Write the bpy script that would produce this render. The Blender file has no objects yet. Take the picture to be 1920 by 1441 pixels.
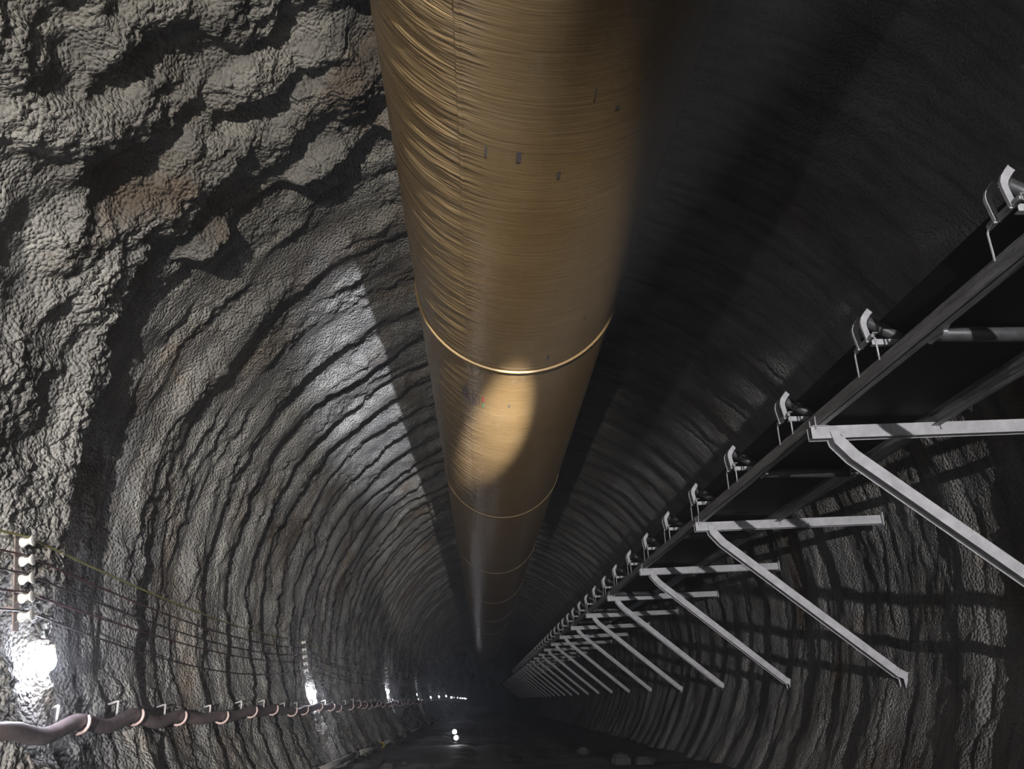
import bpy, math, random
import numpy as np
from mathutils import Matrix, Vector

random.seed(7)
scene = bpy.context.scene
COL = scene.collection

# ------------------------------------------------------------------ camera
W_PX, H_PX, F_PX = 1920.0, 1441.0, 1553.0
VPX, VPY = 905.0, 1312.0                      # vanishing point of the tunnel axis
CAM_Z = 1.5
cam_data = bpy.data.cameras.new('camera')
cam = bpy.data.objects.new('camera', cam_data)
COL.objects.link(cam)
cam_data.sensor_fit = 'HORIZONTAL'
cam_data.sensor_width = 36.0
cam_data.lens = 36.0 * F_PX / W_PX
cam_data.clip_start = 0.05
cam_data.clip_end = 1000
_a = Vector((VPX - W_PX / 2, -(VPY - H_PX / 2), -F_PX)).normalized()   # tunnel axis in camera space
_e = Vector((0, 1, 0))
_u = (_e - _a * _e.dot(_a)).normalized()
_r = _a.cross(_u)
ROT = Matrix((_r, _a, _u))                     # camera -> world (rows = world axes in camera space)
cam.matrix_world = Matrix.Translation((0, 0, CAM_Z)) @ ROT.to_4x4()
scene.camera = cam

# ------------------------------------------------------------------ world, exposure
world = bpy.data.worlds.new('world')
scene.world = world
world.use_nodes = True
world.node_tree.nodes['Background'].inputs[0].default_value = (0.0, 0.0, 0.0, 1)
world.node_tree.nodes['Background'].inputs[1].default_value = 0.0
vs = scene.view_settings
vs.view_transform = 'Standard'
vs.look = 'None'
vs.exposure = 0.0
vs.gamma = 1.0
vs.use_curve_mapping = False

# ------------------------------------------------------------------ large lamps behind the camera
def spot(name, loc, target, power, angle, blend, radius, color):
    l = bpy.data.lights.new(name, 'SPOT')
    l.energy = power
    l.spot_size = math.radians(angle)
    l.spot_blend = blend
    l.shadow_soft_size = radius
    l.color = color
    o = bpy.data.objects.new(name, l)
    COL.objects.link(o)
    o.location = loc
    d = Vector(target) - Vector(loc)
    o.rotation_euler = d.to_track_quat('-Z', 'Y').to_euler()
    return o

# lights of a vehicle standing about 20 m behind the camera, on the right of the roadway
VL = Vector((2.35, -20.0, 1.45))
def beam(az, el):
    a, e = math.radians(az), math.radians(el)
    return VL + Vector((math.sin(a) * math.cos(e), math.cos(a) * math.cos(e), math.sin(e))) * 30
spot('vehicle_headlight', VL, beam(-12.0, 1.5), 36000, 19, 0.9, 0.08, (1.0, 0.97, 0.95))
spot('second_vehicle_headlight', (0.9, -30.5, 1.45), (4.9, 9.85, 2.25), 48000, 12.5, 0.4, 0.10, (1.0, 0.97, 0.97))
spot('vehicle_searchlight', VL, beam(-6.9, 9.2), 150000, 5.8, 1.0, 0.08, (0.88, 0.91, 1.0))
spot('vehicle_headlight', VL, beam(-3.2, 5.3), 70000, 8.2, 0.4, 0.08, (1.0, 0.95, 0.88))
# cap lamp of a worker standing some way behind the camera
CL = Vector((1.8, -10.0, 1.62))
spot('cap_lamp', CL, (0.22, 11.9, 5.30), 480000, 2.8, 1.0, 0.04, (1.0, 0.95, 0.90))
# warm work light on the floor behind the camera, by the left wall
WL = Vector((-2.0, -8.0, 0.7))
spot('work_floodlight', WL, WL + Vector((math.sin(math.radians(-9)), math.cos(math.radians(-9)), math.tan(math.radians(12.5)))) * 10, 8200, 43, 0.5, 0.06, (1.0, 0.92, 0.80))
scene.cycles.max_bounces = 4
scene.cycles.diffuse_bounces = 1
scene.cycles.glossy_bounces = 2
scene.cycles.volume_bounces = 0
scene.cycles.use_denoising = True
scene.cycles.denoising_prefilter = 'ACCURATE'
scene.cycles.use_adaptive_sampling = True
scene.cycles.adaptive_threshold = 0.05
scene.cycles.adaptive_min_samples = 10

# ------------------------------------------------------------------ tunnel profile and relief
CX, CZ, RAD = 0.91, 1.68 + CAM_Z, 5.38

_rng = np.random.default_rng(12345)
_PERM = _rng.permutation(4096).astype(np.int32)
_ANG = _rng.uniform(0, 2 * np.pi, 4096)
_GX, _GY = np.cos(_ANG).astype(np.float32), np.sin(_ANG).astype(np.float32)

def noise(x, y, seed=0):
    """smooth 2-D gradient noise, about -1..1"""
    x = np.asarray(x, dtype=np.float64); y = np.asarray(y, dtype=np.float64)
    x0 = np.floor(x); y0 = np.floor(y)
    fx = (x - x0).astype(np.float32); fy = (y - y0).astype(np.float32)
    ix = x0.astype(np.int32); iy = y0.astype(np.int32) + seed * 173
    u = fx * fx * fx * (fx * (fx * 6 - 15) + 10)
    v = fy * fy * fy * (fy * (fy * 6 - 15) + 10)
    pa = _PERM[ix & 4095]; pb = _PERM[(ix + 1) & 4095]
    def g(p, dx, dy):
        k = _PERM[(p + iy + dy) & 4095]
        return _GX[k] * (fx - dx) + _GY[k] * (fy - dy)
    n0 = g(pa, 0, 0); n0 += (g(pb, 1, 0) - n0) * u
    n1 = g(pa, 0, 1); n1 += (g(pb, 1, 1) - n1) * u
    return (n0 + (n1 - n0) * v) * 1.5

def pebbles(x, y, seed=0):
    """rounded lumps: 1 at the middle of a lump, 0 between lumps"""
    x = np.asarray(x, dtype=np.float64); y = np.asarray(y, dtype=np.float64)
    x0 = np.floor(x); y0 = np.floor(y)
    fx = (x - x0).astype(np.float32); fy = (y - y0).astype(np.float32)
    ix = x0.astype(np.int32); iy = y0.astype(np.int32) + seed * 173
    best = np.full(fx.shape, 9.0, np.float32)
    for i in (-1, 0, 1):
        p = _PERM[(ix + i) & 4095]
        for j in (-1, 0, 1):
            k = _PERM[(p + iy + j) & 4095]
            qx = k / np.float32(4096); qy = _PERM[(k + 77) & 4095] / np.float32(4096)
            best = np.minimum(best, (i + qx - fx) ** 2 + (j + qy - fy) ** 2)
    return np.clip(1 - best / 0.42, 0, 1)

def sstep(a, b, x):
    t = np.clip((x - a) / (b - a), 0, 1)
    return t * t * (3 - 2 * t)

def relief(phi, d):
    """inward offset of the shotcrete lining; phi from the crown (left negative), d along the tunnel"""
    s = phi * RAD
    left = 1 - sstep(0.05, 0.35, phi)                      # 1 on the left half of the section
    low = sstep(0.9, 1.3, np.abs(phi))                     # 1 on the lower walls
    # rough thick lining up to about d = 8.4, stepping back beyond
    edge = 8.30 + 0.22 * noise(s / 1.3, d * 0 + 3.1, 11) + 0.10 * noise(s / 0.30, d / 0.6, 12)
    near = 1 - sstep(-0.05, 0.05, d - edge)
    h = 0.06 * noise(s / 2.7, d / 2.3, 1)
    n3 = noise(s / 1.15, d / 0.85, 3); n4 = noise(s / 0.55, d / 0.45, 4); n5 = noise(s / 0.24, d / 0.22, 6)
    big = 0.24 * n3 + 0.11 * n4 + 0.05 * n5
    big = big + 0.05 * sstep(-0.02, 0.03, big)             # crusts that end in an overhang edge
    rough = 0.35 + 0.65 * sstep(-0.08, 0.04, big)
    grain = 0.030 * pebbles(s / 0.105, d / 0.105, 7) + 0.024 * pebbles(s / 0.065, d / 0.065, 8) + 0.012 * noise(s / 0.15, d / 0.15, 9) - 0.02
    h_near = 0.22 + big * (0.2 + 0.8 * left) * (1 - 0.45 * low) + grain * rough * (0.5 + 0.7 * left)
    # steel ribs under the spray: rings about 1.25 m apart, wavering and broken
    wob = 0.20 * noise(s / 2.2, d / 5.0, 21) + 0.11 * noise(s / 0.8, d / 1.1, 22) + 0.06 * noise(s / 0.22, d / 0.5, 23) + 0.03 * noise(s / 0.09, d / 0.3, 26)
    ph = (d - 10.0 + wob) / 1.25
    k = np.floor(ph)
    fr = ph - k
    amp = (0.13 + 0.08 * noise(s / 2.2, k * 3.71, 24)) * np.where((k < 3) & (k % 2 == 1), 0.12, 1.0)
    rib = (sstep(0.05, 0.40, fr) - sstep(0.50, 0.95, fr)) * amp
    ph2 = (d - 9.3 + wob * 1.4) / 0.62
    f2 = ph2 - np.floor(ph2)
    a2 = np.maximum(0, 0.25 + 0.9 * noise(s / 1.7, np.floor(ph2) * 2.31, 25))
    rib = rib + 0.075 * sstep(12.5, 14.0, d) * a2 * (sstep(0.05, 0.45, f2) - sstep(0.5, 0.95, f2))
    streak = 0.055 * noise(s / 1.3, d / 0.42, 31) + 0.035 * noise(s / 0.5, d / 0.16, 32) * low
    clump = 0.055 * noise(s / 0.34, d / 0.30, 33) + 0.030 * noise(s / 0.13, d / 0.12, 34)
    patchy = sstep(-0.25, 0.25, noise(s / 1.0, d / 0.8, 35))
    calm = 0.35 + 0.65 * np.maximum(left, sstep(0.9, 1.25, phi))      # the right of the crown is smoother
    h_far = rib * (0.45 + 0.55 * calm) + (streak + clump * (0.25 + 0.75 * patchy)) * calm + 0.45 * grain * calm * patchy
    # a few straight construction joints on the right of the crown
    for dj, wj in ((10.3, 0.06), (12.9, 0.05), (15.2, 0.05), (17.6, 0.05), (20.1, 0.05)):
        dd = d - dj - 0.18 * noise(s / 1.1, s * 0 + dj, 41) - 0.05 * noise(s / 0.2, s * 0 + dj, 42)
        h_far = h_far - 0.07 * (1 - left) * np.exp(-(dd / wj) ** 2)
    h_far = h_far * (1 - 0.6 * sstep(0.8, 1.1, phi))       # the lower right wall is flatter
    return h + near * h_near + (1 - near) * h_far

def wall_xyz(phi, d, inset=0.0):
    p = np.array([float(phi)]); q = np.array([float(d)])
    r = RAD - float(relief(p, q)[0]) - inset
    return Vector((CX + r * math.sin(phi), d, CZ + r * math.cos(phi)))

GRID = {}
def wall_at(side, d, z, inset=0.0):
    """point on the left wall (side -1) at height z, read from the built relief"""
    rows_, ph_, R_ = GRID['wall_left']
    i = min(len(rows_) - 1, int(np.searchsorted(rows_, d)))
    r = RAD
    for _ in range(4):
        phi = -math.acos(max(-1, min(1, (z - CZ) / r)))
        k = min(len(ph_) - 1, int(np.searchsorted(ph_, phi)))
        r = float(R_[i, k])
    r -= inset
    return Vector((CX + r * math.sin(phi), d, CZ + r * math.cos(phi)))

# ------------------------------------------------------------------ materials
def new_mat(name):
    m = bpy.data.materials.new(name)
    m.use_nodes = True
    nt = m.node_tree
    return m, nt, nt.nodes['Principled BSDF']

def N(nt, kind, **kw):
    n = nt.nodes.new(kind)
    for k, v in kw.items():
        if k.startswith('i_'):
            key = k[2:]
            key = int(key) if key.isdigit() else key.replace('_', ' ')
            n.inputs[key].default_value = v
        else:
            setattr(n, k, v)
    return n

def ramp(nt, fac, stops):
    r = nt.nodes.new('ShaderNodeValToRGB')
    el = r.color_ramp.elements
    while len(el) < len(stops):
        el.new(0.5)
    for e, (p, c) in zip(el, stops):
        e.position = p
        e.color = (*c, 1)
    nt.links.new(fac, r.inputs['Fac'])
    return r.outputs['Color']

def mat_shotcrete(name):
    m, nt, b = new_mat(name)
    L = nt.links.new
    tc = N(nt, 'ShaderNodeTexCoord')
    uv = N(nt, 'ShaderNodeUVMap', uv_map='UVMap')
    n1 = N(nt, 'ShaderNodeTexNoise', i_Scale=0.9, i_Detail=4.0, i_Roughness=0.6)
    L(tc.outputs['Object'], n1.inputs['Vector'])
    base = ramp(nt, n1.outputs['Fac'], [(0.25, (0.20, 0.195, 0.185)), (0.5, (0.33, 0.325, 0.31)), (0.75, (0.45, 0.44, 0.41))])
    # warm brown seepage stains
    n2 = N(nt, 'ShaderNodeTexNoise', i_Scale=0.55, i_Detail=3.0, i_Roughness=0.55, i_Distortion=0.6)
    mp2 = N(nt, 'ShaderNodeMapping')
    mp2.inputs['Location'].default_value = (3.3, 8.1, 1.7)
    L(tc.outputs['Object'], mp2.inputs['Vector'])
    L(mp2.outputs['Vector'], n2.inputs['Vector'])
    f2 = ramp(nt, n2.outputs['Fac'], [(0.52, (0, 0, 0)), (0.70, (1, 1, 1))])
    mx = N(nt, 'ShaderNodeMix', data_type='RGBA', blend_type='MULTIPLY')
    mul = N(nt, 'ShaderNodeMath', operation='MULTIPLY', i_1=0.8)
    L(f2, mul.inputs[0])
    L(mul.outputs[0], mx.inputs['Factor'])
    L(base, mx.inputs['A'])
    mx.inputs['B'].default_value = (0.62, 0.47, 0.35, 1)
    # run-down streaks along the section (stretched along the arc)
    mp3 = N(nt, 'ShaderNodeMapping')
    mp3.inputs['Scale'].default_value = (0.7, 4.5, 1)
    L(uv.outputs['UV'], mp3.inputs['Vector'])
    n3 = N(nt, 'ShaderNodeTexNoise', i_Scale=1.0, i_Detail=3.0, i_Roughness=0.6)
    L(mp3.outputs['Vector'], n3.inputs['Vector'])
    f3 = ramp(nt, n3.outputs['Fac'], [(0.32, (0.55, 0.55, 0.57)), (0.5, (0.95, 0.95, 0.95)), (0.68, (1.15, 1.15, 1.15))])
    mx3 = N(nt, 'ShaderNodeMix', data_type='RGBA', blend_type='MULTIPLY')
    mx3.inputs['Factor'].default_value = 0.8
    L(mx.outputs['Result'], mx3.inputs['A'])
    L(f3, mx3.inputs['B'])
    L(mx3.outputs['Result'], b.inputs['Base Color'])
    b.inputs['Roughness'].default_value = 0.88
    b.inputs['Specular IOR Level'].default_value = 0.25
    # sprayed-aggregate relief
    v = N(nt, 'ShaderNodeTexVoronoi', i_Scale=26.0, i_Randomness=1.0)
    L(tc.outputs['Object'], v.inputs['Vector'])
    nb = N(nt, 'ShaderNodeTexNoise', i_Scale=70.0, i_Detail=1.0, i_Roughness=0.6)
    L(tc.outputs['Object'], nb.inputs['Vector'])
    nbm = N(nt, 'ShaderNodeMath', operation='MULTIPLY', i_1=0.35)
    L(nb.outputs['Fac'], nbm.inputs[0])
    ad = N(nt, 'ShaderNodeMath', operation='SUBTRACT')
    L(nbm.outputs[0], ad.inputs[0])
    L(v.outputs['Distance'], ad.inputs[1])
    bp = N(nt, 'ShaderNodeBump', i_Strength=0.9, i_Distance=0.04)
    L(ad.outputs[0], bp.inputs['Height'])
    L(bp.outputs['Normal'], b.inputs['Normal'])
    return m

def mat_simple(name, col, rough=0.6, metal=0.0, var=0.25, scale=6.0, bump=0.0, bscale=40.0, spec=0.5, stretch=None):
    m, nt, b = new_mat(name)
    L = nt.links.new
    tc = N(nt, 'ShaderNodeTexCoord')
    n = N(nt, 'ShaderNodeTexNoise', i_Scale=scale, i_Detail=4.0, i_Roughness=0.6)
    if stretch:
        mp = N(nt, 'ShaderNodeMapping')
        mp.inputs['Scale'].default_value = stretch
        L(tc.outputs['Object'], mp.inputs['Vector'])
        L(mp.outputs['Vector'], n.inputs['Vector'])
    else:
        L(tc.outputs['Object'], n.inputs['Vector'])
    lo = tuple(c * (1 - var) for c in col)
    hi = tuple(min(1, c * (1 + var)) for c in col)
    L(ramp(nt, n.outputs['Fac'], [(0.3, lo), (0.7, hi)]), b.inputs['Base Color'])
    b.inputs['Roughness'].default_value = rough
    b.inputs['Metallic'].default_value = metal
    b.inputs['Specular IOR Level'].default_value = spec
    if bump:
        nb = N(nt, 'ShaderNodeTexNoise', i_Scale=bscale, i_Detail=3.0)
        L(tc.outputs['Object'], nb.inputs['Vector'])
        bp = N(nt, 'ShaderNodeBump', i_Strength=bump, i_Distance=0.01)
        L(nb.outputs['Fac'], bp.inputs['Height'])
        L(bp.outputs['Normal'], b.inputs['Normal'])
    return m

def mat_emit(name, col, strength):
    m, nt, b = new_mat(name)
    b.inputs['Base Color'].default_value = (0.8, 0.8, 0.8, 1)
    b.inputs['Emission Color'].default_value = (*col, 1)
    b.inputs['Emission Strength'].default_value = strength
    return m

def mat_duct():
    m, nt, b = new_mat('yellow_duct_sheet')
    L = nt.links.new
    uv = N(nt, 'ShaderNodeUVMap', uv_map='UVMap')         # u = metres round the duct from the bottom (left negative), v = metres along
    n1 = N(nt, 'ShaderNodeTexNoise', i_Scale=1.4, i_Detail=5.0, i_Roughness=0.6)
    L(uv.outputs['UV'], n1.inputs['Vector'])
    base = ramp(nt, n1.outputs['Fac'], [(0.3, (0.180, 0.115, 0.046)), (0.55, (0.212, 0.140, 0.061)), (0.75, (0.230, 0.158, 0.076))])
    # dusty whitish wear marks, stretched along the duct
    mp = N(nt, 'ShaderNodeMapping')
    mp.inputs['Scale'].default_value = (3.0, 0.8, 1)
    L(uv.outputs['UV'], mp.inputs['Vector'])
    n2 = N(nt, 'ShaderNodeTexNoise', i_Scale=2.0, i_Detail=6.0, i_Roughness=0.65)
    L(mp.outputs['Vector'], n2.inputs['Vector'])
    f2 = ramp(nt, n2.outputs['Fac'], [(0.60, (0, 0, 0)), (0.80, (0.55, 0.55, 0.55))])
    mx = N(nt, 'ShaderNodeMix', data_type='RGBA')
    L(f2, mx.inputs['Factor'])
    L(base, mx.inputs['A'])
    mx.inputs['B'].default_value = (0.28, 0.235, 0.19, 1)
    L(mx.outputs['Result'], b.inputs['Base Color'])
    b.inputs['Roughness'].default_value = 0.37
    b.inputs['Specular IOR Level'].default_value = 0.6
    # fine weave rings + creases that run round the duct, deep on its left flank
    mp3 = N(nt, 'ShaderNodeMapping')
    mp3.inputs['Scale'].default_value = (0.9, 8.5, 1)
    L(uv.outputs['UV'], mp3.inputs['Vector'])
    n3 = N(nt, 'ShaderNodeTexNoise', i_Scale=1.0, i_Detail=3.0, i_Roughness=0.55, i_Distortion=0.35)
    L(mp3.outputs['Vector'], n3.inputs['Vector'])
    rid = N(nt, 'ShaderNodeMath', operation='SUBTRACT', i_1=0.5)
    L(n3.outputs['Fac'], rid.inputs[0])
    ab = N(nt, 'ShaderNodeMath', operation='ABSOLUTE')
    L(rid.outputs[0], ab.inputs[0])
    inv = N(nt, 'ShaderNodeMath', operation='MULTIPLY', i_1=-1.0)
    L(ab.outputs[0], inv.inputs[0])
    sep = N(nt, 'ShaderNodeSeparateXYZ')
    L(uv.outputs['UV'], sep.inputs[0])
    msk = N(nt, 'ShaderNodeMapRange', i_1=-0.75, i_2=-0.40, i_3=0.9, i_4=0.10)
    L(sep.outputs['X'], msk.inputs[0])
    mm = N(nt, 'ShaderNodeMath', operation='MULTIPLY')
    L(inv.outputs[0], mm.inputs[0])
    L(msk.outputs[0], mm.inputs[1])
    bp = N(nt, 'ShaderNodeBump', i_Strength=0.7, i_Distance=0.06)
    L(mm.outputs[0], bp.inputs['Height'])
    mp4 = N(nt, 'ShaderNodeMapping')
    mp4.inputs['Scale'].default_value = (2.0, 45.0, 1)
    L(uv.outputs['UV'], mp4.inputs['Vector'])
    n4 = N(nt, 'ShaderNodeTexNoise', i_Scale=1.0, i_Detail=2.0)
    L(mp4.outputs['Vector'], n4.inputs['Vector'])
    bp2 = N(nt, 'ShaderNodeBump', i_Strength=0.25, i_Distance=0.006)
    L(n4.outputs['Fac'], bp2.inputs['Height'])
    L(bp.outputs['Normal'], bp2.inputs['Normal'])
    L(bp2.outputs['Normal'], b.inputs['Normal'])
    return m

M = {}
M['shotcrete'] = mat_shotcrete('grey_shotcrete')
M['mud'] = mat_simple('wet_grey_mud', (0.19, 0.186, 0.175), 0.7, var=0.4, scale=0.8, bump=0.6, bscale=9)
M['duct'] = mat_duct()
M['galv'] = mat_simple('galvanised_steel', (0.66, 0.66, 0.68), 0.55, metal=0.15, var=0.18, scale=9, bump=0.15, bscale=60)
M['rail'] = mat_simple('weathered_steel_rail', (0.36, 0.37, 0.38), 0.5, metal=0.2, var=0.4, scale=3.0, bump=0.2, stretch=(6, 0.7, 6))
M['rubber'] = mat_simple('black_rubber_belt', (0.012, 0.012, 0.013), 0.7, var=0.3, scale=3, spec=0.25)
M['roller'] = mat_simple('dark_steel_roller', (0.11, 0.11, 0.115), 0.45, metal=0.2, var=0.3, scale=12)
M['porcelain'] = mat_simple('white_porcelain', (0.80, 0.79, 0.76), 0.35, var=0.08, scale=8)
M['plate'] = mat_simple('primer_coated_plate', (0.33, 0.27, 0.25), 0.7, var=0.25, scale=8)
M['darksteel'] = mat_simple('dark_bare_steel', (0.10, 0.09, 0.085), 0.6, metal=0.2, var=0.3, scale=10)
M['hose'] = mat_simple('dusty_black_cable_sheath', (0.25, 0.20, 0.205), 0.55, var=0.25, scale=5, bump=0.15, bscale=30)
M['hook'] = mat_simple('pinkish_plastic', (0.78, 0.58, 0.55), 0.5, var=0.15, scale=10)
M['pin'] = mat_simple('pale_plastic_pin', (0.72, 0.68, 0.66), 0.5, var=0.12, scale=10)
M['wire'] = mat_simple('dark_wire_insulation', (0.055, 0.045, 0.045), 0.5, var=0.3, scale=4)
M['wire_red'] = mat_simple('dark_red_wire_insulation', (0.10, 0.045, 0.045), 0.5, var=0.3, scale=4)
M['wire_yg'] = mat_simple('yellow_green_wire_insulation', (0.34, 0.33, 0.13), 0.5, var=0.2, scale=4)
M['pipe'] = mat_simple('dusty_grey_pipe', (0.40, 0.39, 0.37), 0.6, var=0.25, scale=3)
M['yellow'] = mat_simple('dirty_yellow_paint', (0.50, 0.36, 0.08), 0.6, var=0.25, scale=8)
M['rock'] = mat_simple('grey_broken_rock', (0.085, 0.083, 0.078), 0.9, var=0.35, scale=6, bump=0.6, bscale=20)
M['ink'] = mat_simple('dark_blue_print', (0.10, 0.08, 0.13), 0.5, var=0.2, scale=20)
M['ink_red'] = mat_simple('red_print', (0.38, 0.06, 0.05), 0.5, var=0.2, scale=20)
M['ink_green'] = mat_simple('green_print', (0.10, 0.20, 0.10), 0.5, var=0.2, scale=20)
M['bulb'] = mat_emit('lit_led_bulb', (0.86, 0.88, 1.0), 300.0)
M['bulb_far'] = mat_emit('lit_led_bulb_distant', (0.86, 0.88, 1.0), 300.0)
M['bulb_far'].cycles.emission_sampling = 'NONE'
M['bulb_bright'] = mat_emit('lit_bright_led_bulb', (0.90, 0.91, 1.0), 450.0)
M['bulb_small'] = mat_emit('small_lamp_and_glint', (0.95, 0.97, 1.0), 40.0)

# ------------------------------------------------------------------ mesh helpers
class MB:
    def __init__(self):
        self.v = []; self.f = []
    def add(self, vs, fs):
        o = len(self.v)
        self.v += [tuple(p) for p in vs]
        self.f += [tuple(i + o for i in q) for q in fs]
        return self
    def box(self, c, s):
        x, y, z = c; a, b, d = s[0] / 2, s[1] / 2, s[2] / 2
        vs = [(x + i * a, y + j * b, z + k * d) for i in (-1, 1) for j in (-1, 1) for k in (-1, 1)]
        return self.add(vs, [(0, 1, 3, 2), (4, 6, 7, 5), (0, 4, 5, 1), (2, 3, 7, 6), (0, 2, 6, 4), (1, 5, 7, 3)])
    def strip(self, pts, width, y0, y1):
        """flat bar bent along pts in the x-z plane, `width` across, between y0 and y1"""
        n = len(pts); P = [Vector((p[0], 0, p[1])) for p in pts]
        L_, R_ = [], []
        for i in range(n):
            t0 = (P[i] - P[i - 1]).normalized() if i else (P[1] - P[0]).normalized()
            t1 = (P[i + 1] - P[i]).normalized() if i < n - 1 else t0
            t = (t0 + t1).normalized()
            nn = Vector((-t.z, 0, t.x))
            w = width / 2 / max(0.4, t.dot(t0))
            L_.append(P[i] + nn * w); R_.append(P[i] - nn * w)
        vs = []
        for y in (y0, y1):
            vs += [(q.x, y, q.z) for q in L_] + [(q.x, y, q.z) for q in R_]
        fs = []
        for i in range(n - 1):
            l0, l1, r0, r1 = i, i + 1, n + i, n + i + 1
            fs += [(l0, r0, r1, l1), (l0 + 2 * n, l1 + 2 * n, r1 + 2 * n, r0 + 2 * n),
                   (l0, l1, l1 + 2 * n, l0 + 2 * n), (r0, r0 + 2 * n, r1 + 2 * n, r1)]
        fs += [(0, 2 * n, 3 * n, n), (n - 1, 2 * n - 1, 4 * n - 1, 3 * n - 1)]
        return self.add(vs, fs)
    def tube(self, pts, r, seg=8, caps=True):
        P = [Vector(p) for p in pts]; n = len(P)
        rr = r if isinstance(r, (list, tuple)) else [r] * n
        ref = None; vs = []
        for i in range(n):
            t = (P[min(i + 1, n - 1)] - P[max(i - 1, 0)]).normalized()
            if ref is None:
                ref = t.orthogonal().normalized()
            ref = (ref - t * ref.dot(t)).normalized()
            b = t.cross(ref)
            for k in range(seg):
                a = 2 * math.pi * k / seg
                vs.append(P[i] + (ref * math.cos(a) + b * math.sin(a)) * rr[i])
        fs = []
        for i in range(n - 1):
            for k in range(seg):
                k2 = (k + 1) % seg
                fs.append((i * seg + k, i * seg + k2, (i + 1) * seg + k2, (i + 1) * seg + k))
        if caps:
            fs.append(tuple(range(seg - 1, -1, -1)))
            fs.append(tuple((n - 1) * seg + k for k in range(seg)))
        return self.add(vs, fs)
    def build(self, name, mat, parent=None, smooth=False, label=None):
        me = bpy.data.meshes.new(name)
        me.from_pydata(self.v, [], self.f)
        me.materials.append(M[mat])
        if smooth:
            me.polygons.foreach_set('use_smooth', [True] * len(me.polygons))
        me.update()
        o = bpy.data.objects.new(name, me)
        COL.objects.link(o)
        if parent:
            o.parent = parent
        if label:
            o['label'] = label
        return o

def tag(o, label, cat, group=None):
    o['label'] = label; o['category'] = cat
    if group:
        o['group'] = group
    return o

def empty(name, loc=(0, 0, 0)):
    o = bpy.data.objects.new(name, None)
    o.empty_display_size = 0.1
    o.location = loc
    COL.objects.link(o)
    return o

def copy_tree(o, parent=None):
    c = o.copy()
    COL.objects.link(c)
    c.parent = parent
    for ch in list(o.children):
        copy_tree(ch, c)
    return c

def grid_mesh(name, X, Y, Z, U, V, mat, flip=False, smooth=True):
    nr, nc = X.shape
    me = bpy.data.meshes.new(name)
    me.vertices.add(nr * nc)
    me.vertices.foreach_set('co', np.stack([X, Y, Z], -1).astype(np.float32).ravel())
    idx = np.arange(nr * nc).reshape(nr, nc)
    a, b, c, d = idx[:-1, :-1], idx[:-1, 1:], idx[1:, 1:], idx[1:, :-1]
    q = np.stack([a, d, c, b] if flip else [a, b, c, d], -1).reshape(-1, 4)
    nf = len(q)
    me.loops.add(nf * 4)
    me.loops.foreach_set('vertex_index', q.ravel().astype(np.int32))
    me.polygons.add(nf)
    me.polygons.foreach_set('loop_start', np.arange(0, nf * 4, 4, dtype=np.int32))
    me.polygons.foreach_set('loop_total', np.full(nf, 4, dtype=np.int32))
    me.polygons.foreach_set('use_smooth', np.full(nf, smooth))
    uvl = me.uv_layers.new(name='UVMap')
    uv = np.stack([U, V], -1).reshape(-1, 2)[q.ravel()]
    uvl.data.foreach_set('uv', uv.astype(np.float32).ravel())
    me.materials.append(M[mat])
    me.update(calc_edges=True)
    me.validate()
    o = bpy.data.objects.new(name, me)
    COL.objects.link(o)
    return o

ORD = ['first', 'second', 'third', 'fourth', 'fifth', 'sixth', 'seventh', 'eighth', 'ninth', 'tenth', 'eleventh',
       'twelfth', 'thirteenth', 'fourteenth', 'fifteenth', 'sixteenth', 'seventeenth', 'eighteenth', 'nineteenth',
       'twentieth', 'twenty-first', 'twenty-second', 'twenty-third', 'twenty-fourth', 'twenty-fifth', 'twenty-sixth',
       'twenty-seventh', 'twenty-eighth', 'twenty-ninth', 'thirtieth']

# ------------------------------------------------------------------ the setting
END, BACK = 270.0, -34.0
rows = [BACK]
while rows[-1] < END:
    y = rows[-1]
    if y < 2:
        st = 0.035 + 0.016 * (2 - y) * 0.8
    else:
        st = 0.024 if 3 < y < 9 else max(0.036, 0.0030 * y) if y < 40 else 0.12 + 0.006 * (y - 40)
    rows.append(y + st)
rows = np.array(rows); rows[-1] = END
FLOOR_PHI = math.radians(128)
for nm, p0, p1, ds in (('wall_left', -FLOOR_PHI, -math.radians(48), 0.030),
                       ('ceiling', -math.radians(48), math.radians(48), 0.050),
                       ('wall_right', math.radians(48), FLOOR_PHI, 0.058)):
    nc = int((p1 - p0) * RAD / ds)
    ph = np.linspace(p0, p1, nc)
    if nm == 'ceiling':                       # finer on the lit left half
        ph = np.concatenate([np.arange(p0, 0.02, 0.032 / RAD), np.linspace(0.02, p1, 70)])
        ph[0] = p0
    PH, DD = np.meshgrid(ph, rows)
    R = RAD - relief(PH, DD)
    GRID[nm] = (rows, ph, R)
    o = grid_mesh(nm, CX + R * np.sin(PH), DD, CZ + R * np.cos(PH), PH * RAD, DD, 'shotcrete', flip=True)
    o['kind'] = 'structure'

fx = np.linspace(CX - 4.75, CX + 4.75, 110)
fy = rows[::3].copy(); fy[-1] = END
FX, FY = np.meshgrid(fx, fy)
FZ = 0.05 * noise(FX / 1.6, FY / 3.0, 61) + 0.03 * noise(FX / 0.5, FY / 0.6, 62) + 0.05 * np.exp(-((np.abs(FX - CX) - 1.1) / 0.3) ** 2) * -1
FZ = FZ + 0.14 * sstep(3.3, 4.5, np.abs(FX - CX)) - 0.03
fl = grid_mesh('floor', FX, FY, FZ, FX, FY, 'mud')
fl['kind'] = 'structure'

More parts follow.
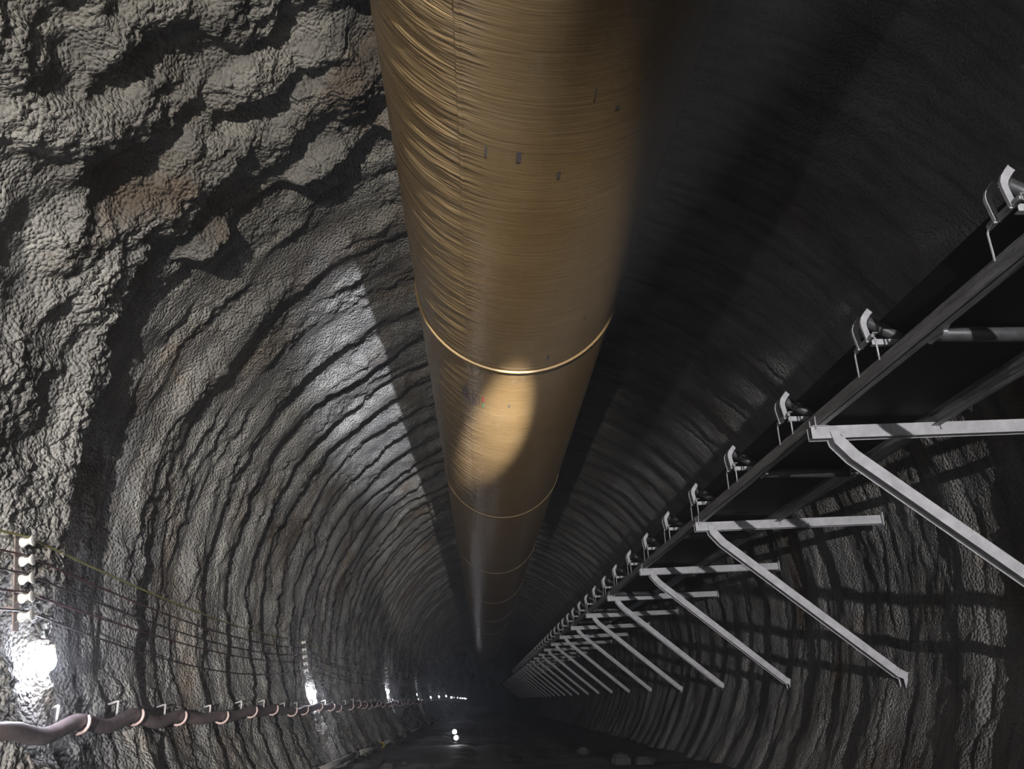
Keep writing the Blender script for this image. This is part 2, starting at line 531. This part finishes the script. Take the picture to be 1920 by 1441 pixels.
def cap(name, y):
    mb = MB(); n = 48
    pts = [(CX + RAD * 1.05 * math.sin(a), y, CZ + RAD * 1.05 * math.cos(a)) for a in [2 * math.pi * i / n for i in range(n)]]
    mb.add(pts + [(p[0], y + (0.3 if y > 0 else -0.3), p[2]) for p in pts],
           [tuple(range(n)), tuple(range(2 * n - 1, n - 1, -1))] + [(i, (i + 1) % n, n + (i + 1) % n, n + i) for i in range(n)])
    o = mb.build(name, 'shotcrete')
    o['kind'] = 'structure'
cap('wall_front', END + 0.0)
cap('wall_back', BACK + 0.0)

# ------------------------------------------------------------------ ventilation duct
DCX, DCZ, DR = 0.445, 5.08 + CAM_Z, 1.30
duct = empty('ventilation_duct', (DCX, 9.5, DCZ - DR))
tag(duct, 'huge yellow plastic ventilation duct hanging under the tunnel crown', 'duct')
JOINT0, JLEN = 9.5, 8.7
def duct_r(psi, d):
    u = psi * DR
    fr = (d - JOINT0) / JLEN
    e = np.abs(fr - np.round(fr)) * JLEN
    left = 1 - sstep(-0.80, -0.50, u)
    w = 0.010 * noise(u / 0.9, d / 0.16, 71) + 0.005 * noise(u / 0.5, d / 0.07, 72)
    w = w * (0.05 + 0.60 * left)
    pinch = 0.018 * np.exp(-(e / 0.09) ** 2)
    return DR + w - pinch
joints = [JOINT0 + JLEN * k for k in range(-4, 30) if BACK + 1 < JOINT0 + JLEN * k < END - 2]
bounds = [BACK + 0.4] + joints + [END - 0.4]
for i in range(len(bounds) - 1):
    a, b = bounds[i], bounds[i + 1]
    st = 0.025 if -1 < b and a < 26 else max(0.08, 0.006 * abs(a))
    yy = np.linspace(a, b, max(4, int((b - a) / st)))
    psi = np.linspace(-math.pi, math.pi, 145 if (-1 < b and a < 40) else 49)
    PS, YY = np.meshgrid(psi, yy)
    R = duct_r(PS, YY)
    R[:, -1] = R[:, 0]
    o = grid_mesh('duct_section', DCX + R * np.sin(PS) - duct.location.x, YY - duct.location.y,
                  DCZ - R * np.cos(PS) - duct.location.z, PS * DR, YY, 'duct')
    o.parent = duct
for j in joints:
    if j > 120:
        break
    mb = MB()
    n = 72
    ring = []
    for k in range(n + 1):
        a = 2 * math.pi * k / n
        ring.append((DCX + (DR + 0.006) * math.sin(a) - duct.location.x, j - duct.location.y, DCZ - (DR + 0.006) * math.cos(a) - duct.location.z))
    mb.tube(ring, 0.018 if j < 12 else 0.006, 8, caps=False)
    jb = mb.build('joint_ring', 'duct', duct, smooth=True)
# long welded seam and the printed table
def duct_patch(name, psi0, psi1, d0, d1, mat, off=0.004, parent=duct, nd=None):
    npz = max(2, int(abs(psi1 - psi0) / 0.05) + 1)
    nd = nd or max(2, int((d1 - d0) / 0.3) + 1)
    ps = np.linspace(psi0, psi1, npz); yy = np.linspace(d0, d1, nd)
    PS, YY = np.meshgrid(ps, yy)
    R = duct_r(PS, YY) + off
    o = grid_mesh(name, DCX + R * np.sin(PS) - duct.location.x, YY - duct.location.y, DCZ - R * np.cos(PS) - duct.location.z,
                  PS * DR, YY, mat)
    o.parent = parent
    return o
duct_patch('weld_seam', math.radians(-28.5), math.radians(-26.8), BACK + 1, 60, 'duct', 0.006, nd=1600)
lab = empty('printed_table', (0, 0, 0))
lab.parent = duct
lab['label'] = 'small printed table of dark marks with a red and green bar'
rr_ = random.Random(5)
for c, (pa, dd0, dd1, wd, mt) in enumerate(((-33.0, 10.55, 10.85, 1.0, 'ink'), (-31.0, 10.42, 10.95, 1.4, 'ink'), (-28.8, 10.5, 10.72, 0.8, 'ink'),
                            (-28.8, 10.82, 11.0, 0.9, 'ink'), (-26.6, 10.56, 10.70, 1.2, 'ink'), (-26.6, 10.80, 11.05, 0.9, 'ink'),
                            (-24.4, 10.62, 10.74, 0.6, 'ink'), (-24.4, 10.9, 11.02, 0.8, 'ink'), (-22.2, 10.6, 10.95, 0.4, 'ink'),
                            (-19.6, 10.60, 10.80, 1.1, 'ink_red'), (-19.6, 10.82, 11.05, 1.1, 'ink_green'))):
    o = duct_patch('print_mark', math.radians(pa - wd / 2), math.radians(pa + wd / 2), dd0, dd1, mt, 0.005, lab)
for c in range(9):       # small scuffs on the sheet
    pa = rr_.uniform(-20, 35); d0 = rr_.uniform(3.5, 11)
    duct_patch('scuff_mark', math.radians(pa), math.radians(pa + rr_.uniform(0.5, 1.6)), d0, d0 + rr_.uniform(0.03, 0.14), 'darksteel', 0.004)

# ------------------------------------------------------------------ belt conveyor on the right wall
Z0 = CAM_Z
RX0, RX1 = 3.30, 4.46                       # left faces of the two rails
RZ = 2.49 + Z0                              # underside of the rails
C_START, C_END = -6.0, 190.0
def rail(name, x, sgn, label):
    root = empty(name, (x, 0, RZ))
    tag(root, label, 'rail')
    y0, y1 = C_START, C_END
    h, w, t = 0.14, 0.07, 0.008
    def bx(nm, c, s):
        MB().box((c[0], (y0 + y1) / 2, c[1]), (s[0], y1 - y0, s[1])).build(nm, 'rail', root)
    bx('web', (sgn * t / 2, h / 2), (t, h))
    bx('flange', (sgn * w / 2, t / 2), (w, t))
    bx('flange', (sgn * w / 2, h - t / 2), (w, t))
    bx('lip', (sgn * (-0.006), h * 0.27), (0.012, h * 0.5))
    return root
rail('conveyor_rail', RX0, 1, 'long grey steel channel rail along the open side of the conveyor')
rail('conveyor_rail', RX1 + 0.07, -1, 'long grey steel channel rail on the wall side of the conveyor')

BX = (RX0 + RX1 + 0.07) / 2                  # conveyor centre line
def sheet(name, pts, thick, label):
    mb = MB()
    n = len(pts)
    ys = [C_START] + list(np.arange(C_START + 4, C_END, 8.0)) + [C_END]
    vs, fs = [], []
    for y in ys:
        vs += [(p[0], y, p[1]) for p in pts] + [(p[0], y, p[1] + thick) for p in pts]
    m2 = 2 * n
    for i in range(len(ys) - 1):
        o0, o1 = i * m2, (i + 1) * m2
        for k in range(n - 1):
            fs.append((o0 + k, o0 + k + 1, o1 + k + 1, o1 + k))
            fs.append((o0 + n + k, o1 + n + k, o1 + n + k + 1, o0 + n + k + 1))
        fs.append((o0, o1, o1 + n, o0 + n))
        fs.append((o0 + n - 1, o0 + m2 - 1, o1 + m2 - 1, o1 + n - 1))
    fs.append(tuple(range(n)) + tuple(range(m2 - 1, n - 1, -1)))
    mb.add(vs, fs)
    return tag(mb.build(name, 'rubber'), label, 'belt')
TR = [(BX - 0.44, 3.045 + Z0), (BX - 0.30, 2.962 + Z0), (BX - 0.17, 2.885 + Z0), (BX - 0.11, 2.845 + Z0), (BX, 2.832 + Z0),
      (BX + 0.11, 2.845 + Z0), (BX + 0.17, 2.885 + Z0), (BX + 0.30, 2.962 + Z0), (BX + 0.44, 3.045 + Z0)]
sheet('carrying_belt', TR, 0.014, 'black rubber trough belt on top of the conveyor rollers')
sheet('return_belt', [(BX - 0.46, 2.585 + Z0), (BX, 2.580 + Z0), (BX + 0.46, 2.585 + Z0)], 0.012,
      'flat black return belt seen from below between the two rails')

# --- idler stand (origin: on the rail top at the left rail, middle of the stand along the tunnel)
def make_idler():
    root = empty('belt_idler', (0, 0, 0))
    RT = RZ + 0.14                           # rail top
    def half(m):                              # m = +1 for the left stand, -1 mirrored at the wall side
        def X(x):
            return x if m > 0 else (2 * BX - x)
        for y in (-0.20, 0.20):               # bent rods rising from the rail
            MB().tube([(X(3.30), y, RT - 0.03), (X(3.295), y, RT + 0.17), (X(3.29), y * 0.86, RT + 0.195), (X(3.285), y * 0.5, RT + 0.20)],
                      0.0085, 6).build('rod', 'galv', root, smooth=True)
        cp = MB().box((X(3.295), 0, RT + 0.205), (0.008, 0.36, 0.055))
        cp.box((X(3.315), 0, RT + 0.232), (0.045, 0.36, 0.006))
        c = cp.build('clamp_plate', 'rail', root)
        for y in (-0.165, 0.165):
            MB().tube([(X(3.280), y, RT + 0.205), (X(3.305), y, RT + 0.205)], 0.014, 6).build('bolt', 'galv', c)
        for y in (-0.085, 0.085):             # hook-shaped end plates
            pts = [(X(3.300), RT + 0.185), (X(3.286), RT + 0.255), (X(3.273), RT + 0.320), (X(3.272), RT + 0.360), (X(3.286), RT + 0.402), (X(3.325), RT + 0.455), (X(3.350), RT + 0.482)]
            mb = MB().strip(pts, 0.056, y - 0.004, y + 0.004)
            # folded outer flange of the plate
            out = [(p[0] - (0.031 if m > 0 else -0.031) * 0.9, p[1] + 0.006) for p in pts]
            mb.strip(out, 0.006, y - 0.022, y + 0.004)
            mb.build('hook_plate', 'galv', root)
        # wing roller
        MB().tube([(X(3.31), 0, RT + 0.440), (X(3.345), 0, RT + 0.418)], 0.016, 8).build('axle', 'galv', root, smooth=True)
        MB().tube([(X(3.345), 0, RT + 0.418), (X(3.36), 0, RT + 0.409), (X(3.765), 0, RT + 0.169), (X(3.78), 0, RT + 0.160)],
                  [0.04, 0.052, 0.052, 0.04], 14).build('wing_roller', 'roller', root, smooth=True)
    half(1); half(-1)
    MB().tube([(BX - 0.115, 0, RT + 0.13), (BX - 0.105, 0, RT + 0.13), (BX + 0.105, 0, RT + 0.13), (BX + 0.115, 0, RT + 0.13)],
              [0.04, 0.052, 0.052, 0.04], 14).build('centre_roller', 'roller', root, smooth=True)
    mb = MB().box((BX, -0.105, RT + 0.178), (2 * (BX - 3.31), 0.006, 0.05))
    mb.box((BX, -0.085, RT + 0.155), (2 * (BX - 3.31), 0.045, 0.006))
    mb.build('cross_bar', 'galv', root)
    return root
idler0 = make_idler()
K0, KS = 4.40, 2.06
for k in range(46):
    o = idler0 if k == 0 else copy_tree(idler0)
    o.location = (0, K0 + KS * k + (random.uniform(-0.06, 0.06) if k > 5 else 0), 0)
    if k < 30:
        lb = 'steel idler stand with hook plates on the conveyor rail, %s from the camera' % ORD[k]
        if k == 0:
            lb = 'largest steel idler stand, cut by the right picture edge, on the conveyor rail'
    else:
        lb = 'tiny idler stand in the far crowded row at the end of the conveyor'
    tag(o, lb, 'idler', 'idler stands along the conveyor')

# --- return rollers
def make_return():
    root = empty('return_roller')
    z = 2.58 + Z0 - 0.062
    MB().tube([(RX0 + 0.10, 0, z), (RX0 + 0.115, 0, z), (RX1 - 0.045, 0, z), (RX1 - 0.03, 0, z)], [0.045, 0.058, 0.058, 0.045], 16).build('tube', 'roller', root, smooth=True)
    MB().tube([(RX0 + 0.02, 0, z), (RX1 + 0.05, 0, z)], 0.014, 8).build('axle', 'galv', root, smooth=True)
    for x in (RX0 + 0.072, RX1 - 0.006):
        mb = MB().add([(x - .004, -0.22, RZ - 0.002), (x - .004, 0.10, RZ - 0.002), (x - .004, 0.06, z - 0.06), (x - .004, -0.06, z - 0.06),
                       (x + .004, -0.22, RZ - 0.002), (x + .004, 0.10, RZ - 0.002), (x + .004, 0.06, z - 0.06), (x + .004, -0.06, z - 0.06)],
                      [(0, 1, 2, 3), (7, 6, 5, 4), (0, 4, 5, 1), (1, 5, 6, 2), (2, 6, 7, 3), (3, 7, 4, 0)])
        h = mb.build('hanger_plate', 'rail', root)
        MB().tube([(x - 0.016, -0.15, RZ - 0.02), (x + 0.016, -0.15, RZ - 0.02)], 0.012, 6).build('bolt', 'galv', h)
    return root
ret0 = make_return()
for k in range(16):
    o = ret0 if k == 0 else copy_tree(ret0)
    o.location = (0, 5.55 + 4.06 * k, 0)
    tag(o, 'dark steel return roller hung under the conveyor rails, %s from the camera' % ORD[k], 'roller', 'return rollers under the conveyor')

# --- wall brackets: a beam carrying the rails and a strut down to the wall
def make_bracket():
    root = empty('conveyor_bracket')
    bz = RZ - 0.067
    def channel(name, pts, w, y, half_d, mat='galv', web=True):
        """two flat cheeks and the web that joins their lower edges"""
        r = None
        mb = MB().strip(pts, w, y - half_d, y - half_d + 0.008)
        mb.strip(pts, w, y + half_d - 0.008, y + half_d)
        # web a little above the lower edge
        low = []
        for i, p in enumerate(pts):
            t = Vector((pts[min(i + 1, len(pts) - 1)][0] - pts[max(i - 1, 0)][0], pts[min(i + 1, len(pts) - 1)][1] - pts[max(i - 1, 0)][1])).normalized()
            nn = Vector((t.y, -t.x))
            low.append((p[0] + nn.x * (w / 2 - 0.012), p[1] + nn.y * (w / 2 - 0.012)))
        mb.strip(low, 0.006, y - half_d + 0.006, y + half_d - 0.006)
        return mb.build(name, mat, root)
    beam = channel('beam', [(3.24, bz), (6.12, bz + 0.10)], 0.128, 0, 0.055)
    MB().box((6.135, 0, bz + 0.10), (0.016, 0.20, 0.20)).build('wall_plate', 'galv', root)
    strut = channel('strut', [(3.475, bz + 0.02), (3.50, bz - 0.085), (3.63, bz - 0.235), (6.02, 0.27 + Z0)], 0.115, 0, 0.075)
    MB().strip([(5.99, 0.295 + Z0), (6.09, 0.245 + Z0), (6.11, 0.03 + Z0)], 0.11, -0.085, -0.077).strip(
        [(5.99, 0.295 + Z0), (6.09, 0.245 + Z0), (6.11, 0.03 + Z0)], 0.11, 0.077, 0.085).strip(
        [(6.12, 0.30 + Z0), (6.15, 0.01 + Z0)], 0.012, -0.11, 0.11).build('foot', 'galv', root)
    for y in (-0.085, 0.085):
        MB().tube([(3.53, y - 0.01 * (1 if y > 0 else -1), bz - 0.03), (3.53, y + 0.01 * (1 if y > 0 else -1), bz - 0.03)], 0.016, 6).build('bolt', 'galv', strut)
    # clamp rods that hold the rail on the beam
    for x in (RX0 - 0.015, RX1 + 0.085):
        MB().tube([(x, -0.07, bz + 0.03), (x, -0.07, RZ + 0.085), (x + 0.02, -0.05, RZ + 0.1), (x + 0.02, 0.05, RZ + 0.1), (x, 0.07, RZ + 0.085), (x, 0.07, bz + 0.03)],
                  0.007, 6).build('clamp_rod', 'galv', root, smooth=True)
    MB().box((RX0 + 0.03, 0, RZ - 0.002), (0.16, 0.16, 0.006)).build('seat_plate', 'galv', root)
    return root
br0 = make_bracket()
B0, BS = 7.75, 4.75
bl = ['wide galvanised bracket nearest the camera, its strut leaving the picture at the right edge']
for k in range(-1, 30):
    o = br0 if k == -1 else copy_tree(br0)
    d = B0 + BS * k
    o.location = (0, d, 0)
    if k == -1:
        lb = 'galvanised wall bracket just beyond the right picture edge'
    elif k == 0:
        lb = bl[0]
    elif k < 14:
        lb = 'galvanised wall bracket with slanting strut under the conveyor, %s strut foot from the right' % ORD[k - 1]
    else:
        lb = 'small galvanised bracket in the crowded far row under the conveyor'
    tag(o, lb, 'bracket', 'wall brackets of the conveyor')

# ------------------------------------------------------------------ lamps, insulator racks and wires on the left wall
LAMP_D = [-25.0, -8.6, 8.05, 21.7, 39.0, 56.5, 71.0, 85.0, 100.0, 115.0, 130.0, 146.0, 162.0, 178.0, 195.0, 212.0, 230.0]
LAMP_Z = [0.4, 0.4, 0.40, 0.20, 0.42, 0.38, 0.26, 0.38, 0.50, 0.42, 0.42, 0.42, 0.42, 0.42, 0.42, 0.42, 0.42]
RACK_D = [d - 0.55 for d in LAMP_D]
WIRE_H = [1.36, 1.19, 1.03, 0.87, 0.71]      # above the camera
def make_lamp():
    root = empty('wall_lamp')                 # origin at the bulb
    MB().tube([(-0.17, 0, 0.16), (-0.05, 0, 0.17), (-0.005, 0, 0.15), (0, 0, 0.115)], 0.010, 8).build('arm', 'darksteel', root, smooth=True)
    MB().tube([(0, 0, 0.125), (0, 0, 0.12), (0, 0, 0.06), (0, 0, 0.055)], [0.020, 0.030, 0.034, 0.028], 12).build('socket', 'porcelain', root, smooth=True)
    MB().tube([(0, 0, 0.058), (0, 0, 0.03), (0, 0, -0.01), (0, 0, -0.06), (0, 0, -0.09), (0, 0, -0.105)], [0.026, 0.042, 0.055, 0.052, 0.034, 0.008], 7).build('bulb', 'bulb', root, smooth=True)
    return root
def make_rack():
    root = empty('insulator_rack')            # origin at the wall, camera height
    mb = MB().box((0.06, 0, 1.03), (0.012, 0.09, 0.86))
    mb.box((-0.03, 0, 1.25), (0.18, 0.03, 0.03)).box((-0.03, 0, 0.80), (0.18, 0.03, 0.03))
    mb.build('mounting_plate', 'plate', root)
    for z in WIRE_H:
        MB().tube([(0.05, -0.02, z - 0.05), (0.09, 0, z), (0.26, 0, z)], 0.009, 6).build('pin', 'darksteel', root, smooth=True)
        MB().tube([(0.09, 0, z), (0.095, 0, z), (0.115, 0, z), (0.135, 0, z), (0.152, 0, z), (0.17, 0, z), (0.195, 0, z), (0.20, 0, z)],
                  [0.034, 0.046, 0.046, 0.030, 0.028, 0.032, 0.052, 0.040], 14).build('insulator', 'porcelain', root, smooth=True)
    return root
lamp0, rack0 = make_lamp(), make_rack()
lamp_pos, rack_pos = [], []
vis = 0
far_mesh = None
for i, (d, z) in enumerate(zip(LAMP_D, LAMP_Z)):
    w = wall_at(-1, d, z + Z0)
    p = Vector((w.x + 0.13, d, z + Z0))
    o = lamp0 if i == 0 else copy_tree(lamp0)
    o.location = p
    if 20 < d < 23:                            # this lamp burns brighter than its neighbours
        bo = [c for c in o.children if c.name.startswith('bulb')][0]
        bo.data = bo.data.copy()
        bo.data.materials[0] = M['bulb_bright']
    if d > 90:
        bo = [c for c in o.children if c.name.startswith('bulb')][0]
        if far_mesh is None:
            far_mesh = bo.data.copy()
            far_mesh.materials[0] = M['bulb_far']
        bo.data = far_mesh
    rw = wall_at(-1, RACK_D[i], 1.03 + Z0)
    r = rack0 if i == 0 else copy_tree(rack0)
    r.location = (rw.x + 0.02 + 1.03 * math.sin(0.17), RACK_D[i], Z0)
    r.rotation_euler = (0, -0.17, 0)
    rack_pos.append(Matrix.Translation(r.location) @ Matrix.Rotation(-0.17, 4, 'Y'))
    if d < 0:
        a = 'lamp of the left wall row standing behind the viewpoint'
        b = 'insulator rack of the left wall row standing behind the viewpoint'
    elif vis < 9:
        a = ['big glaring lamp by the left picture edge, on the wall above the thick cable',
             'glaring lamp with a bright streak below it, second from the left picture edge',
             'small bright lamp on the left wall, third in the row', 'small round bright lamp on the left wall, fourth in the row',
             'bright lamp on the left wall, fifth in the row', 'bright lamp on the left wall, sixth in the row',
             'bright lamp on the left wall, seventh in the row', 'bright lamp on the left wall, eighth in the row',
             'bright lamp on the left wall, ninth in the row'][vis]
        b = ['rack of five white porcelain insulators above the biggest lamp', 'dark rack of insulators above the second lamp in the row'][vis] if vis < 2 else \
            'dim insulator rack above the %s lamp of the left wall row' % ORD[vis]
        vis += 1
    else:
        a = 'bright speck of a lamp in the farthest part of the left wall row'
        b = 'insulator rack in the farthest part of the left wall row'
    tag(o, a, 'lamp', 'lamps along the left wall')
    tag(r, b, 'insulator rack', 'insulator racks along the left wall')

wn = ['yellow-green wire on the topmost insulators along the left wall', 'dark wire on the second insulators from the top, left wall',
      'dark wire on the middle insulators along the left wall', 'dark wire on the second insulators from the bottom, left wall',
      'lowest wire on the left wall, passing just above the lamps']
wm = ['wire_yg', 'wire_red', 'wire', 'wire_red', 'wire']
for k, h in enumerate(WIRE_H):
    pts = []
    rs = random.Random(40 + k)
    for i in range(len(rack_pos) - 1):
        a = rack_pos[i] @ Vector((0.152, 0, h + 0.041)); b = rack_pos[i + 1] @ Vector((0.152, 0, h + 0.041))
        sag = 0.22 + rs.uniform(-0.06, 0.10)
        n = 18 if i < 4 else 6
        for q in range(n):
            t = q / n
            p = a.lerp(b, t)
            p.z -= sag * 4 * t * (1 - t)
            w = wall_at(-1, p.y, p.z)
            p.x = max(p.x, w.x + 0.05)
            pts.append(p)
    pts.append(rack_pos[-1] @ Vector((0.152, 0, h + 0.041)))
    tag(MB().tube(pts, 0.010 if k else 0.012, 6).build('electric_wire', wm[k], smooth=True), wn[k], 'wire', 'wires along the left wall')

# ------------------------------------------------------------------ thick cable on hooks
def make_hook():
    root = empty('cable_hook')                # origin at the wall, cable height
    MB().tube([(-0.02, -0.02, 0.11), (0.08, -0.02, 0.14), (0.085, -0.02, 0.145), (0.088, -0.02, 0.04), (0.09, -0.02, -0.06)], 0.013, 8).build('pin', 'pin', root, smooth=True)
    pts = []
    for q in range(13):
        a = math.radians(-110 + q * 19.5)
        pts.append((0.19 + 0.105 * math.sin(a + 0.0) * 1.0, 0.20, -0.005 - 0.105 * math.cos(a)))
    pts = [(-0.02, 0.20, -0.02), (0.03, 0.20, -0.09)] + pts[2:]
    MB().tube(pts, [0.016] * (len(pts) - 1) + [0.010], 8).build('hook', 'hook', root, smooth=True)
    return root
CAB_D0, CAB_S = 8.35, 1.56
hook0 = make_hook()
hook_at = []
nh = 0
cab_pts = []
rs = random.Random(9)
for k in range(-10, 34):
    d = CAB_D0 + CAB_S * k
    zc = -0.14 + 0.035 * math.sin(k * 1.7) + 0.0025 * max(0, d - 8)
    w = wall_at(-1, d, zc + Z0)
    wx = max(wall_at(-1, d + e, zc + Z0).x for e in (-0.5, -0.25, 0.0, 0.2, 0.45, 0.7))
    w.x = wx - 0.05
    cx_ = w.x + 0.19
    cab_pts.append((cx_, d + 0.20, zc + Z0))
    if d + 0.2 < 7.0:
        continue
    o = hook0 if nh == 0 else copy_tree(hook0)
    o.location = (w.x, d, zc + Z0)
    if nh < 16:
        lb = 'pinkish cable hook with pale pin, %s from the left along the thick cable' % ORD[nh]
    else:
        lb = 'tiny cable hook in the far crowded row along the thick cable'
    tag(o, lb, 'hook', 'hooks carrying the thick cable')
    nh += 1
pts, rad = [], []
for i in range(len(cab_pts) - 1):
    a, b = Vector(cab_pts[i]), Vector(cab_pts[i + 1])
    sg = rs.uniform(0.02, 0.06)
    if 6.5 < a.y < 11:
        sg = 0.085
    for q in range(8):
        t = q / 8
        p = a.lerp(b, t)
        p.z -= sg * (1 - math.cos(2 * math.pi * t)) / 2
        pts.append(p)
last = Vector(cab_pts[-1])
for d in range(int(last.y) + 3, 240, 4):
    w = wall_at(-1, d, last.z)
    pts.append(Vector((w.x + 0.14, d, last.z + 0.03 * math.sin(d))))
tag(MB().tube(pts, 0.072, 12).build('power_cable', 'hose', smooth=True), 'thick dusty grey-pink cable sagging between hooks along the left wall', 'cable')

# ------------------------------------------------------------------ pipe at the foot of the left wall
pipe = empty('floor_pipe', (-3.15, 20, 0.1))
tag(pipe, 'thin pale pipe lying along the foot of the left wall', 'pipe')
y = 12.0
rs = random.Random(3)
px_prev = Vector((-3.12, y, 0.19))
i = 0
while y < 110:
    y2 = y + 5.8
    w = wall_at(-1, y2, 0.22)
    nxt = Vector((w.x + 0.20 + rs.uniform(-0.03, 0.05), y2, 0.21 + rs.uniform(-0.03, 0.05)))
    o = MB().tube([px_prev - pipe.location, nxt - pipe.location], 0.07, 12).build('pipe_length', 'pipe', pipe, smooth=True)
    c = nxt - pipe.location
    MB().tube([c + Vector((0, -0.14, 0)), c + Vector((0, -0.13, 0)), c + Vector((0, 0.13, 0)), c + Vector((0, 0.14, 0))], [0.07, 0.10, 0.10, 0.07], 12).build(
        'coupling', 'yellow' if i == 2 else 'darksteel', pipe, smooth=True, label='yellow coupling' if i == 2 else None)
    px_prev = nxt
    y = y2
    i += 1

# ------------------------------------------------------------------ small things
tw = empty('floor_work_lamp', (-1.0, 33.0, 0.03))
tag(tw, 'small pair of white lights standing on the dark tunnel floor', 'lamp')
MB().tube([(0, 0, -0.05), (0, 0, 0.04), (0, 0, 0.05)], [0.16, 0.16, 0.03], 12).build('base', 'darksteel', tw)
MB().tube([(0, 0, 0.04), (0, 0, 0.50)], 0.02, 8).build('post', 'darksteel', tw)
for z, x in ((0.40, -0.03), (0.20, 0.03)):
    MB().tube([(x, 0.03, z), (x, -0.06, z)], [0.05, 0.085], 12).build('housing', 'darksteel', tw, smooth=True)
    MB().tube([(x, -0.06, z), (x, -0.085, z), (x, -0.095, z)], [0.080, 0.06, 0.02], 12).build('lens', 'bulb_small', tw, smooth=True)

phi = math.radians(-17.2)
cp = wall_xyz(phi, 36.0)
cl = empty('crown_bolt_glint', cp)  # shiny bolt tip, no lamp; its glint is put in as emission
tag(cl, 'tiny white glowing stand-in for a bolt-tip glint on the tunnel crown left of the duct', 'lamp')
MB().tube([(0, 0, 0.12), (0, 0, -0.06)], [0.05, 0.04], 10).build('base', 'darksteel', cl)
MB().tube([(0, 0, -0.06), (0, 0, -0.10), (0, 0, -0.12)], [0.055, 0.050, 0.015], 10).build('lens', 'bulb_small', cl, smooth=True)  # the bolt tip, glowing in place of reflected light

def make_rock(seed):
    r = random.Random(seed)
    mb = MB(); vs = []; fs = []
    n, m = 8, 5
    for i in range(m + 1):
        th = math.pi * i / m
        for k in range(n):
            a = 2 * math.pi * k / n
            q = 1 + r.uniform(-0.22, 0.22)
            vs.append((math.sin(th) * math.cos(a) * q, math.sin(th) * math.sin(a) * q, 0.7 * math.cos(th) * (1 + r.uniform(-0.1, 0.1))))
    for i in range(m):
        for k in range(n):
            fs.append((i * n + k, i * n + (k + 1) % n, (i + 1) * n + (k + 1) % n, (i + 1) * n + k))
    return mb.add(vs, fs)
def floor_z(x, y):
    i = int(np.abs(fy - y).argmin()); j = int(np.abs(fx - x).argmin())
    return float(FZ[i, j])
rock_spots = [(0.75, 23.5, 0.17, 'long pale lump of rock on the floor at the bottom picture edge'),
              (2.95, 26.5, 0.20, 'upright grey rock on the floor below the struts'),
              (3.45, 22.6, 0.27, 'large dark boulder on the floor beside the right wall'),
              (3.9, 22.0, 0.22, 'grey rock on the floor right of the large boulder'),
              (4.3, 23.3, 0.15, 'small pale stone at the foot of the right wall'),
              (-2.3, 22.0, 0.15, 'small stone on the floor beside the pale pipe'),
              (-2.0, 23.4, 0.10, 'smallest stone on the floor beside the pale pipe')]
for i, (x, y, s, lb) in enumerate(rock_spots):
    o = make_rock(100 + i).build('rock', 'rock')
    o.location = (x, y, floor_z(x, y) + s * 0.35)
    o.scale = (s * (1.5 if i == 0 else 1), s, s)
    o.rotation_euler = (0, 0, i * 1.3)
    tag(o, lb, 'rock', 'rocks on the tunnel floor')

# ------------------------------------------------------------------ dusty air in the tunnel
hm = bpy.data.materials.new('dusty_air')
hm.use_nodes = True
hn = hm.node_tree
hn.nodes.remove(hn.nodes['Principled BSDF'])
vsn = hn.nodes.new('ShaderNodeVolumePrincipled')
vsn.inputs['Color'].default_value = (0.78, 0.81, 0.90, 1)
vsn.inputs['Density'].default_value = 0.0085
vsn.inputs['Anisotropy'].default_value = 0.7
hn.links.new(vsn.outputs[0], hn.nodes['Material Output'].inputs['Volume'])
M['haze'] = hm
hz = MB().box((CX, (BACK + END) / 2, 4.2), (11.6, END - BACK + 0.8, 9.6)).build('dust_haze', 'haze')
hz['kind'] = 'stuff'
tag(hz, 'thin grey dust haze filling the tunnel air', 'haze')
